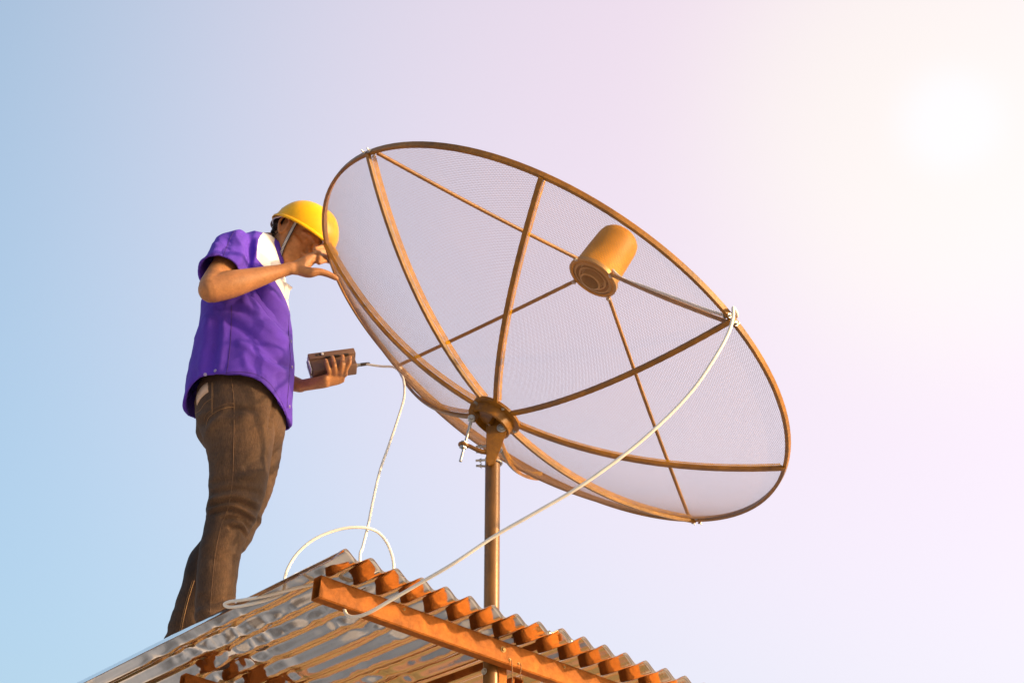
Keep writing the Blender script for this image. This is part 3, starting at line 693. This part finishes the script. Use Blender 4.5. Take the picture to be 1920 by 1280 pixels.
JF = [([(391, 950), (440, 939), (489, 962)], 5, -0.011), ([(391, 941), (440, 929), (490, 946)], 5, 0.008), ([(390, 964), (436, 956), (483, 985)], 4.5, -0.010), ([(389, 957), (436, 948), (486, 974)], 4, 0.007),
      ([(392, 927), (440, 916), (492, 924)], 5, -0.007), ([(395, 905), (440, 899), (496, 906)], 6, -0.004), ([(412, 972), (452, 972), (472, 1000)], 4.5, -0.011), ([(425, 988), (452, 992), (464, 1016)], 4, -0.009), ([(430, 980), (456, 984), (468, 1008)], 4, 0.007),
      ([(382, 800), (396, 780), (437, 766), (490, 768)], 7, -0.007), ([(388, 815), (402, 795), (437, 783), (485, 785)], 8, 0.005), ([(521, 742), (510, 775), (505, 805)], 5, -0.012), ([(498, 760), (496, 800)], 8, 0.005),
      ([(455, 880), (480, 862), (504, 850)], 7, -0.006), ([(440, 900), (470, 890), (500, 880)], 7, 0.005), ([(378, 1040), (410, 1050), (446, 1046)], 8, -0.005), ([(372, 1115), (400, 1128), (442, 1112)], 7, -0.006), ([(370, 1140), (405, 1150), (442, 1135)], 6, 0.005), ([(372, 1160), (400, 1166), (440, 1150)], 5, -0.006)]
tm = remesh(tr, 0.0046, 6, 0.5, jeans_disp, folds=(JF, 4.70))
tb = BVHTree.FromPolygons([x.co.copy() for x in tm.vertices], [tuple(p.vertices) for p in tm.polygons])
trousers = link('trousers', shift(tm, PL), M_JEANS, person)
def on_surface(bvh, pxs, lift=0.0006, step=4):
    """points on a garment along a line of sight directions"""
    out = []; q = cr(pxs, step); o = V((0, 0, CAM_Z))
    for a, b in q:
        d = (site(a, b, 4.0)-o).normalized(); h = bvh.ray_cast(o, d)
        if h[0] is not None: out.append(h[0]+h[1]*lift)
    return out
def seam(bvh, pxs, m, parent, r=0.0011, lift=0.0002, step=6, name='seam'):
    P_ = on_surface(bvh, pxs, lift, step)
    P_ = [p for i, p in enumerate(P_) if i == 0 or (p-P_[i-1]).length < 0.06]
    if len(P_) > 2:
        mb = MB(); mb.add(*tube(P_, r, 6)); return mb.build(name, m, parent, 0)
M_SEAM = mat('dark_denim_seam', (0.135, 0.070, 0.036), 0.85, var=0.3, scale=200)
seam(tb, [(433, 706), (437, 735), (439, 770), (438, 830), (436, 900), (428, 950), (415, 985), (405, 1030), (398, 1090), (394, 1150)], M_SEAM, trousers)
seam(tb, [(397, 716), (397, 745), (396, 775)], M_STITCH, trousers, 0.0009)
seam(tb, [(399, 716), (399, 745), (398, 776)], M_STITCH, trousers, 0.0009)
seam(tb, [(382, 790), (388, 775), (405, 764), (424, 757), (438, 756)], M_SEAM, trousers, 0.0012)
seam(tb, [(386, 800), (391, 783), (408, 770), (425, 764), (438, 763)], M_STITCH, trousers, 0.0008)
seam(tb, [(366, 775), (376, 768), (384, 756), (398, 746)], M_STITCH, trousers, 0.0008)
seam(tb, [(364, 1088), (357, 1110), (350, 1135), (344, 1160), (340, 1182)], M_STITCH, trousers, 0.0016)
seam(tb, [(361, 1088), (354, 1110), (347, 1135), (341, 1160), (337, 1182)], M_STITCH, trousers, 0.0011)
# leather patch at the back waist
pp = on_surface(tb, [(369, 744), (374, 732), (381, 723), (390, 717)], 0.0015, 4); pq = on_surface(tb, [(370, 760), (376, 749), (383, 741), (391, 735)], 0.0015, 4)
if len(pp) == len(pq) and len(pp) > 3:
    n = len(pp); mb = MB(); mb.add(pp+pq, [(i, i+1, n+i+1, n+i) for i in range(n-1)]); o = mb.build('waist_patch', mat('tan_leather_patch', (0.62, 0.42, 0.30), 0.7, var=0.1), trousers, 0)
    s = o.modifiers.new('t', 'SOLIDIFY'); s.thickness = 0.002; s.offset = 0
# shoes
for T, s in ((NEAR, -1), (FAR, 1)):
    P_, r_ = leg_line(T, 1); a = P_[-1]
    gz = lambda x: roof_z(x, a.y)-0.001
    mb = MB()
    def sh(x, w, z0, z1): return (a.x+x, a.y, gz(a.x+x)+(z0+z1)/2, 0, 0, (z1-z0)/2, 0, w, 0, 2.6)
    mb.add(*loft([sh(-0.062, 0.016, 0.006, 0.05), sh(-0.055, 0.030, 0.002, 0.075), sh(-0.02, 0.037, 0, 0.095), sh(0.03, 0.038, 0, 0.085), sh(0.09, 0.044, 0, 0.066), sh(0.15, 0.046, 0, 0.052), sh(0.195, 0.036, 0.003, 0.042), sh(0.212, 0.018, 0.008, 0.030)], 4, 24))
    mb.build('shoe', M_SHOE, person, 40)

# --- shirt: one continuous garment, open at hem and cuffs
SR = [(4.06, -0.9695, 0.184, 0.190), (4.235, -0.971, 0.166, 0.186), (4.35, -0.976, 0.154, 0.190), (4.45, -0.980, 0.138, 0.198), (4.515, -0.972, 0.114, 0.190), (4.56, -0.955, 0.086, 0.150), (4.590, -0.942, 0.074, 0.118), (4.605, -0.932, 0.068, 0.078)]
def hem_z(t):
    c, s = math.cos(t), math.sin(t)                     # c = 1 front, -1 back
    return 3.955-0.095*max(0, c)**1.8-0.052*max(0, -c)**4+0.004*math.sin(5*t)
shm = MB(); n = 96; v = []; f = []
rows = []
for j in range(9): rows.append(('hem', j/9))
up = cr([(z, x, a, b) for z, x, a, b in SR], 6)
for k in range(n):
    pass
allrows = []
for tag_, j in rows:
    line = []
    for k in range(n):
        t = 2*math.pi*k/n; z = hem_z(t)*(1-j)+4.06*j; q = (4.06-z)/0.2
        a = 0.184+0.006*q; b = 0.190+0.012*q*0.5+0.004*math.sin(7*t)*q
        e = 2.3; ct, st = math.cos(t), math.sin(t)
        line.append(V((-0.9695+a*math.copysign(abs(ct)**(2/e), ct), 4.66+b*math.copysign(abs(st)**(2/e), st), z)))
    allrows.append(line)
for z, x, a, b in up:
    line = []
    for k in range(n):
        t = 2*math.pi*k/n; e = 2.3; ct, st = math.cos(t), math.sin(t)
        line.append(V((x+a*math.copysign(abs(ct)**(2/e), ct), 4.66+b*math.copysign(abs(st)**(2/e), st), z)))
    allrows.append(line)
for l in allrows: v += l
for i in range(len(allrows)-1):
    for k in range(n): f.append((i*n+k, i*n+(k+1) % n, (i+1)*n+(k+1) % n, (i+1)*n+k))
shm.add(v, f)
def sleeve(S_, E_, inner, cuff_t, r0, r1, mid=0.0):
    d = (E_-S_).normalized(); P_ = [inner, inner.lerp(S_, 0.6)+V((0, 0, 0.006)), S_+V((0, 0, 0.0)), S_.lerp(E_, cuff_t*0.5), S_.lerp(E_, cuff_t)]
    q = cr([tuple(p)+(r,) for p, r in zip(P_, (r0*0.9, r0*1.0, r0, (r0+r1)/2, r1))], 6)
    return tube([V(x[:3]) for x in q], [x[3] for x in q], 40, False)
shm.add(*sleeve(SHR+V((-0.004, 0, 0.006)), ELR+V((-0.01, 0, 0.01)), V((-0.985, 4.60, 4.475)), 0.66, 0.073, 0.081))
shm.add(*sleeve(SHL, ELL, V((-0.985, 4.72, 4.475)), 0.66, 0.076, 0.082))
def shirt_disp(c, nn):
    d = 0.006*noise.noise((c.x*7+c.z*2, c.y*7, c.z*4))+0.0022*(1-2*abs(noise.noise((c.x*13+c.z*9, c.y*13, c.z*17-c.x*9))))
    # diagonal folds falling from the raised arm towards the front hem
    u = ((c.x+1.0)*0.62+(c.z-4.25)*0.78)
    g = sst(3.95, 4.15, c.z)*(1-sst(4.42, 4.50, c.z))*(1 if c.y < 4.66 else 0.6)
    ph = u*46+3.0*noise.noise((c.x*5, c.y*5, c.z*5))
    d += g*0.0075*((1-abs(math.sin(ph*0.5)))**1.5-0.3)*(0.6+0.5*noise.noise((c.x*4, c.y*4, c.z*4+8)))
    # vertical drape near the hem
    gh = 1-sst(3.88, 4.12, c.z)
    d += gh*0.008*noise.noise((c.x*13, c.y*13, c.z*2.5))
    # sleeve folds
    gs = sst(4.36, 4.42, c.z)*(1 if c.y < 4.56 else 0)
    d += gs*0.006*((1-abs(math.sin((c.x+0.35*c.z)*38+2*noise.noise((c.x*8, c.y*8, c.z*8)))))-0.35)
    return d
SF = [([(470, 540), (500, 575), (545, 628)], 8, -0.016), ([(492, 535), (520, 565), (549, 598)], 9, 0.012), ([(450, 560), (490, 600), (545, 650)], 10, 0.010), ([(400, 578), (450, 582), (505, 602)], 7, -0.010), ([(420, 600), (470, 628), (540, 690)], 8, -0.011), ([(440, 640), (490, 668), (546, 706)], 8, 0.010), ([(470, 650), (505, 672), (545, 690)], 6, -0.010),  # first valley sculpted where the raised arm's shadow falls
      ([(392, 590), (386, 640), (372, 715)], 9, 0.010), ([(408, 590), (404, 640), (392, 705)], 8, -0.010), ([(420, 600), (417, 650), (410, 698)], 7, 0.006), ([(455, 660), (465, 690), (490, 710)], 8, 0.007), ([(520, 700), (526, 740), (534, 785)], 7, -0.009), ([(372, 690), (362, 725), (356, 755)], 7, -0.008),
      ([(471, 446), (468, 475), (461, 505)], 8, -0.010), ([(456, 446), (452, 472), (448, 500)], 9, 0.007), ([(482, 445), (478, 475), (474, 505)], 6, 0.009), ([(430, 445), (420, 475), (410, 505)], 8, -0.008), ([(408, 455), (398, 485), (390, 512)], 8, 0.008)]
sm_ = remesh(shm, 0.0042, 5, 0.5, shirt_disp, solid=0.0095, folds=(SF, 4.66))
sb = BVHTree.FromPolygons([x.co.copy() for x in sm_.vertices], [tuple(p.vertices) for p in sm_.polygons])
# split off the white yoke at the front of chest and shoulder
def is_white(c):
    return c.z > 4.335 and c.x > -0.920+max(0.0, 4.43-c.z) and not ((c-SHR).length < 0.09 and c.x < -0.955)
def split(me, test):
    bmA = bmesh.new(); bmA.from_mesh(me)
    for co_, no_ in ((V((-0.920, 0, 0)), V((1, 0, 0))), (V((-0.920, 0, 4.43)), V((1, 0, 1)).normalized()), (V((0, 0, 4.335)), V((0, 0, 1)))):
        bmesh.ops.bisect_plane(bmA, geom=bmA.verts[:]+bmA.edges[:]+bmA.faces[:], plane_co=co_, plane_no=no_, dist=1e-6)
    bmB = bmA.copy()
    da = [q for q in bmA.faces if test(q.calc_center_median())]; bmesh.ops.delete(bmA, geom=da, context='FACES')
    db = [q for q in bmB.faces if not test(q.calc_center_median())]; bmesh.ops.delete(bmB, geom=db, context='FACES')
    A = bpy.data.meshes.new('shirt'); bmA.to_mesh(A); B = bpy.data.meshes.new('yoke'); bmB.to_mesh(B); bmA.free(); bmB.free(); return A, B
mA, mB_ = split(sm_, is_white)
shirt = link('shirt', shift(mA, PL), M_SHIRT, person)
yoke = link('yoke_panel', shift(mB_, PL), M_WHITE, shirt); yoke['label'] = 'white yoke panel of the shirt'
M_SEAMP = mat('dark_purple_seam', (0.05, 0.015, 0.16), 0.85, var=0.2, scale=100)
seam(sb, [(434, 572), (434, 600), (432, 640), (428, 680), (424, 702)], M_SEAMP, shirt, 0.0012)
seam(sb, [(442, 428), (432, 446), (424, 466), (417, 484)], M_SEAMP, shirt, 0.001)
seam(sb, [(352, 748), (370, 727), (395, 711), (425, 699), (450, 697), (480, 702), (505, 718), (525, 748), (538, 778)], M_SEAMP, shirt, 0.0009)
seam(sb, [(543, 570), (541, 620), (544, 670), (541, 720), (538, 765)], M_SEAMP, shirt, 0.0012)
M_BTN = mat('purple_button', (0.30, 0.25, 0.45), 0.3, var=0.1, scale=40)
for (a, b) in ((404, 695), (385, 702), (545, 640), (547, 688), (542, 762)):
    o = V((0, 0, CAM_Z)); h = sb.ray_cast(o, (site(a, b, 4)-o).normalized())
    if h[0] is not None and h[0].y < 5.2:
        mb = MB(); mb.add(*disc(h[0]+h[1]*0.0002, h[1], 0.006, 0.0028, 16)); mb.add(*disc(h[0]+h[1]*0.0026, h[1], 0.0026, 0.0012, 10)); mb.build('button', M_BTN, shirt, 40)
# collar: band standing round the neck with its leaf folded down, open at the throat
mb = MB(); v = []; f = []; nA = 44
cb = V((-0.918, 4.656, 4.578)); cu = V((0.46, 0, 0.88)).normalized(); cf = V((0.88, 0, -0.46)).normalized(); cl = V((0, 1, 0))
for i in range(nA+1):
    an = R(-158+316*i/nA); k = abs(an)/R(158)
    d = cf*-math.cos(an)+cl*math.sin(an)
    fr = sst(0.5, 1.0, k)
    for (r, h) in ((0.071, -0.012), (0.070, 0.016), (0.073, 0.028-0.004*fr), (0.079, 0.022-0.006*fr), (0.092+0.010*fr, -0.014-0.018*fr), (0.094+0.012*fr, -0.022-0.026*fr)):
        v.append(cb+d*r*(1.0 if k < 0.6 else 1.02)+cu*h)
for i in range(nA):
    for j in range(5): f.append((i*6+j, (i+1)*6+j, (i+1)*6+j+1, i*6+j+1))
mb.add(v, f); o = mb.build('collar', M_SHIRT, shirt, 0); s = o.modifiers.new('t', 'SOLIDIFY'); s.thickness = 0.002; s.offset = 0
# chest flap standing away from the placket
o = plate([site(x, y, Y) for x, y, Y in ((529, 527, 4.60), (537, 530, 4.60), (549, 539, 4.62), (543, 546, 4.62), (541, 560, 4.61), (531, 558, 4.59))], 0.002, 'chest_flap', M_WHITE, shirt, 0)

# ------------------------------------------------------------------ hard hat
HT = R(33); hf = V((math.cos(HT)*math.cos(YAW), math.cos(HT)*math.sin(YAW), -math.sin(HT))); hl = HL; hu = hf.cross(hl)
hat_o = hp(0.030, 0, 0.030)
hat = empty('hard_hat', hat_o, 'yellow plastic hard hat worn by the man', 'hard hat')
def hatp(f_, l_, u_): return hat_o+hf*f_+hl*l_+hu*u_
mb = MB(); v = []; f = []; nA, nU = 64, 16
def rimr(an):                                           # outline of the shell edge: 0 = front
    c = math.cos(an); return (0.140 if c > 0 else 0.128), 0.116
rowsH = []
for j in range(nU):
    ph = (math.pi/2)*j/(nU-0.5); line = []
    for i in range(nA):
        an = 2*math.pi*i/nA; A, B = rimr(an); s_ = math.cos(ph)**0.85; h = 0.122*math.sin(ph)
        rid = 0.004*math.exp(-(B*math.sin(an)*s_/0.016)**2)*sst(0.2, 0.8, math.sin(ph))
        line.append(hatp(A*math.cos(an)*s_, B*math.sin(an)*s_, h+rid))
    rowsH.append(line)
lip = []
for (dr, dh) in ((0.0085, -0.012), (0.0075, -0.004), (0.002, 0.001)):
    line = []
    for i in range(nA):
        an = 2*math.pi*i/nA; A, B = rimr(an); pk = 0.030*max(0, math.cos(an))**3
        line.append(hatp((A+dr+pk*min(1, dr/0.007))*math.cos(an), (B+dr)*math.sin(an), dh-0.006*max(0, math.cos(an))**2*min(1, dr/0.007)))
    lip.append(line)
R_ = lip+rowsH
for l in R_: v += l
for i in range(len(R_)-1):
    for k in range(nA): f.append((i*nA+k, i*nA+(k+1) % nA, (i+1)*nA+(k+1) % nA, (i+1)*nA+k))
f.append(tuple((len(R_)-1)*nA+k for k in range(nA)))
mb.add(v, f); shell = mb.build('shell', M_HAT, hat, 60); s = shell.modifiers.new('t', 'SOLIDIFY'); s.thickness = 0.003; s.offset = -1
# head band, cradle straps and chin strap
mb = MB(); v = []; f = []
for i in range(48):
    an = 2*math.pi*i/48
    for h in (-0.008, 0.008):
        v.append(hp(0.004+(0.106)*math.cos(an), 0.088*math.sin(an), 0.046+h+0.004*math.cos(an)-0.030*max(0, -math.cos(an))))
for i in range(48): f.append((i*2, ((i+1) % 48)*2, ((i+1) % 48)*2+1, i*2+1))
mb.add(v, f); o = mb.build('head_band', M_STRAP, hat, 0); s = o.modifiers.new('t', 'SOLIDIFY'); s.thickness = 0.002; s.offset = 1
def ribbon(pts, wdir, hw, name, m, parent, th=0.0016, sub=6):
    q = [V(x) for x in cr([tuple(p) for p in pts], sub)]; v = []; f = []
    for i, p in enumerate(q): v += [p-wdir*hw, p+wdir*hw]
    for i in range(len(q)-1): f.append((i*2, i*2+1, i*2+3, i*2+2))
    mb = MB(); mb.add(v, f); o = mb.build(name, m, parent, 0); s = o.modifiers.new('t', 'SOLIDIFY'); s.thickness = th; s.offset = 0; return o
for s_ in (-1, 1):
    ribbon([hp(-0.098, s_*0.018, -0.004), hp(-0.090, s_*0.045, 0.000), hp(-0.062, s_*0.078, 0.010), hp(-0.020, s_*0.094, 0.030)], HU, 0.0055, 'nape_strap', M_STRAP, hat)
    top = hp(0.040, s_*0.083, 0.034)
    cs = [top, hp(0.044, s_*0.080, 0.0), hp(0.047, s_*0.074, -0.04), hp(0.050, s_*0.062, -0.085), hp(0.052, s_*0.035, -0.122), hp(0.054, 0, -0.130)]
    ribbon(cs, HF, 0.0085, 'chin_strap', M_BLACK, hat)
    q = cr([tuple(p) for p in cs[:5]], 9)
    for i in range(len(q)-1):                           # pale woven bars on the strap
        p = (V(q[i])+V(q[i+1]))/2; d = (V(q[i+1])-V(q[i])); nn = d.cross(HF).normalized()
        if nn.dot(HL*s_) < 0: nn = -nn
        mb = MB(); mb.add(*obox(p+nn*0.0014, HF*0.0052, d*0.30, nn*0.0007), False); mb.build('woven_bar', M_PALE, hat, 0)
    mb = MB(); mb.add(*obox(top+HU*0.006+HL*s_*0.002, HF*0.009, HL*0.003, HU*0.008, 0.001), False); mb.build('strap_anchor', M_STRAP, hat)
for an in (0, 60, 120, 180, 240, 300):
    c, s_ = math.cos(R(an)), math.sin(R(an))
    mb = MB(); mb.add(*smooth_tube([hatp(0.118*c*0.92, 0.1*s_*0.95, 0.004), hatp(0.1*c, 0.085*s_, 0.05), hatp(0.05*c, 0.045*s_, 0.085), hatp(0, 0, 0.093)], 0.004, 4, 6)); mb.build('cradle_strap', M_STRAP, hat)

# ------------------------------------------------------------------ signal meter
meter = empty('signal_meter', BC-BZ*BLz, 'brown grey handheld signal meter held in the left hand', 'meter')
def mbx(x, y, z, a, b, c, name, m, parent=meter, bev=0.003):
    mb = MB(); mb.add(*obox(bx(x, y, z), BX*a, BYd*b, BZ*c, bev), False); return mb.build(name, m, parent, 35)
case = mbx(-0.002, 0.004, -0.008, BLx-0.005, BLy-0.004, BLz-0.008, 'case', M_BOX, bev=0.005)
lid = mbx(0, 0, 0.026, BLx, BLy, 0.0155, 'lid', M_BOX, bev=0.004)
mbx(-0.038, -BLy-0.0002, 0.027, 0.0095, 0.0012, 0.0075, 'switch_recess', M_BLACK, lid, 0.0005)
mbx(-0.035, -BLy-0.0018, 0.027, 0.0045, 0.0022, 0.0058, 'switch', M_PALE, lid, 0.001)
mbx(-0.055, -BLy-0.0004, 0.026, 0.0055, 0.0012, 0.0055, 'socket', M_BLACK, lid, 0.0005)
for i in range(3): mbx(-0.018+0.034*i, -BLy+0.0016, 0.0105, 0.010, 0.004, 0.0035, 'grip_notch', M_BLACK, case, 0.001)
mbx(-BLx-0.0015, 0.002, -0.004, 0.002, BLy-0.006, 0.034, 'end_plate', M_PALE, meter, 0.001)
mbx(-BLx-0.003, 0.002, -0.004, 0.0025, 0.004, 0.036, 'end_rib', M_BOX, meter, 0.001)
pj = bx(BLx-0.007, 0.0, -0.024)
mb = MB(); x_, y_, z_ = basis(BX); mb.add(*lathe(pj, x_, y_, z_, [(0.0003, 0), (0.0085, 0), (0.0085, 0.006), (0.0065, 0.006), (0.0065, 0.016), (0.0003, 0.016)], 6), False); mb.build('connector', M_ZINC, meter, 30)

# ------------------------------------------------------------------ cables
def cable(pts, r, name, label, sub=10, r2=None):
    q = cr([tuple(p) for p in pts], sub); r = [r+((r2 or r)-r)*sst(0.35, 0.6, i/len(q)) for i in range(len(q))]; o0 = empty(name, V(q[-1]), label, 'cable')
    mb = MB(); mb.add(*tube([V(x) for x in q], r, 10, True, True)); mb.build('jacket', M_CABLE, o0, 0); return o0
p0 = pj+BX*0.016
cw = [p0+BX*0.02]+[site(x, y, Y) for x, y, Y in ((715, 686.5, 4.79), (735, 687.5, 4.77), (749, 695, 4.74), (757, 715, 4.70), (757.5, 745, 4.65), (746, 785, 4.58), (729, 835, 4.49), (713, 880, 4.41), (701, 930, 4.32), (690, 985, 4.22), (680, 1025, 4.14), (675, 1046, 4.09))]
e = cw[-1]; cw += [V((e.x+0.01, e.y+0.06, roof_z(e.x, e.y+0.06)+0.006)), V((e.x+0.12, e.y+0.22, roof_z(e.x+0.12, e.y+0.22)+0.006)), V((e.x+0.3, e.y+0.4, roof_z(e.x+0.3, e.y+0.4)+0.006))]
mc = cable(cw, 0.0046, 'meter_cable', 'thin white cable hanging from the handheld meter down to the roof')
mb = MB(); mb.add(*tube([p0, p0+BX*0.006, p0+BX*0.030, p0+BX*0.036], [0.0062, 0.0066, 0.0060, 0.0048], 12)); mb.build('plug', M_BLACK, mc)

cC = DC+(DX*math.cos(math.pi/2)+DY*math.sin(math.pi/2))*RAD
q0_, q1_ = dw(0.0, LR+0.004, LZ0+0.012), dw(0.0, RAD-0.012, 0.004); away = V((0.08, 0.86, 0.51))*0.015
st = [q0_+away+DN*0.02]+[q0_.lerp(q1_, t)+away for t in (0.12, 0.35, 0.6, 0.85)]+[dw(-0.014, 0.890, 0.022)]
st += [site(x, y, Y) for x, y, Y in ((1375, 577, 3.668), (1374, 597, 3.64), (1364, 628, 3.63), (1340, 671, 3.63), (1301, 728, 3.64), (1250, 783, 3.65), (1178, 846, 3.67), (1088, 911, 3.70), (1003, 961, 3.735), (928, 1004, 3.77), (853, 1054, 3.80), (790, 1091, 3.84), (735, 1123, 3.87), (693, 1147, 3.895), (668, 1155.5, 3.915), (652, 1153, 3.935), (645.5, 1141, 3.955), (644, 1118, 3.975), (636, 1098, 3.985), (615, 1089, 3.985), (590, 1094, 3.975), (550, 1103, 3.985), (500, 1116, 4.02), (455, 1124, 4.07), (432, 1127, 4.10), (421, 1132, 4.115), (430, 1137.5, 4.105), (460, 1134, 4.07), (500, 1124, 4.05), (532, 1110, 4.09), (533, 1088, 4.16), (541, 1062, 4.165), (560, 1034, 4.165), (593, 1008, 4.165), (640, 991, 4.17), (682, 988.5, 4.18), (708, 997, 4.20), (726, 1018, 4.21), (736, 1045, 4.215), (738, 1066, 4.22), (735, 1084, 4.225))]
fc = cable(st, 0.0053, 'feed_cable', 'long white cable from the dish feed drooping past the pole to the roof corner', r2=0.0047)
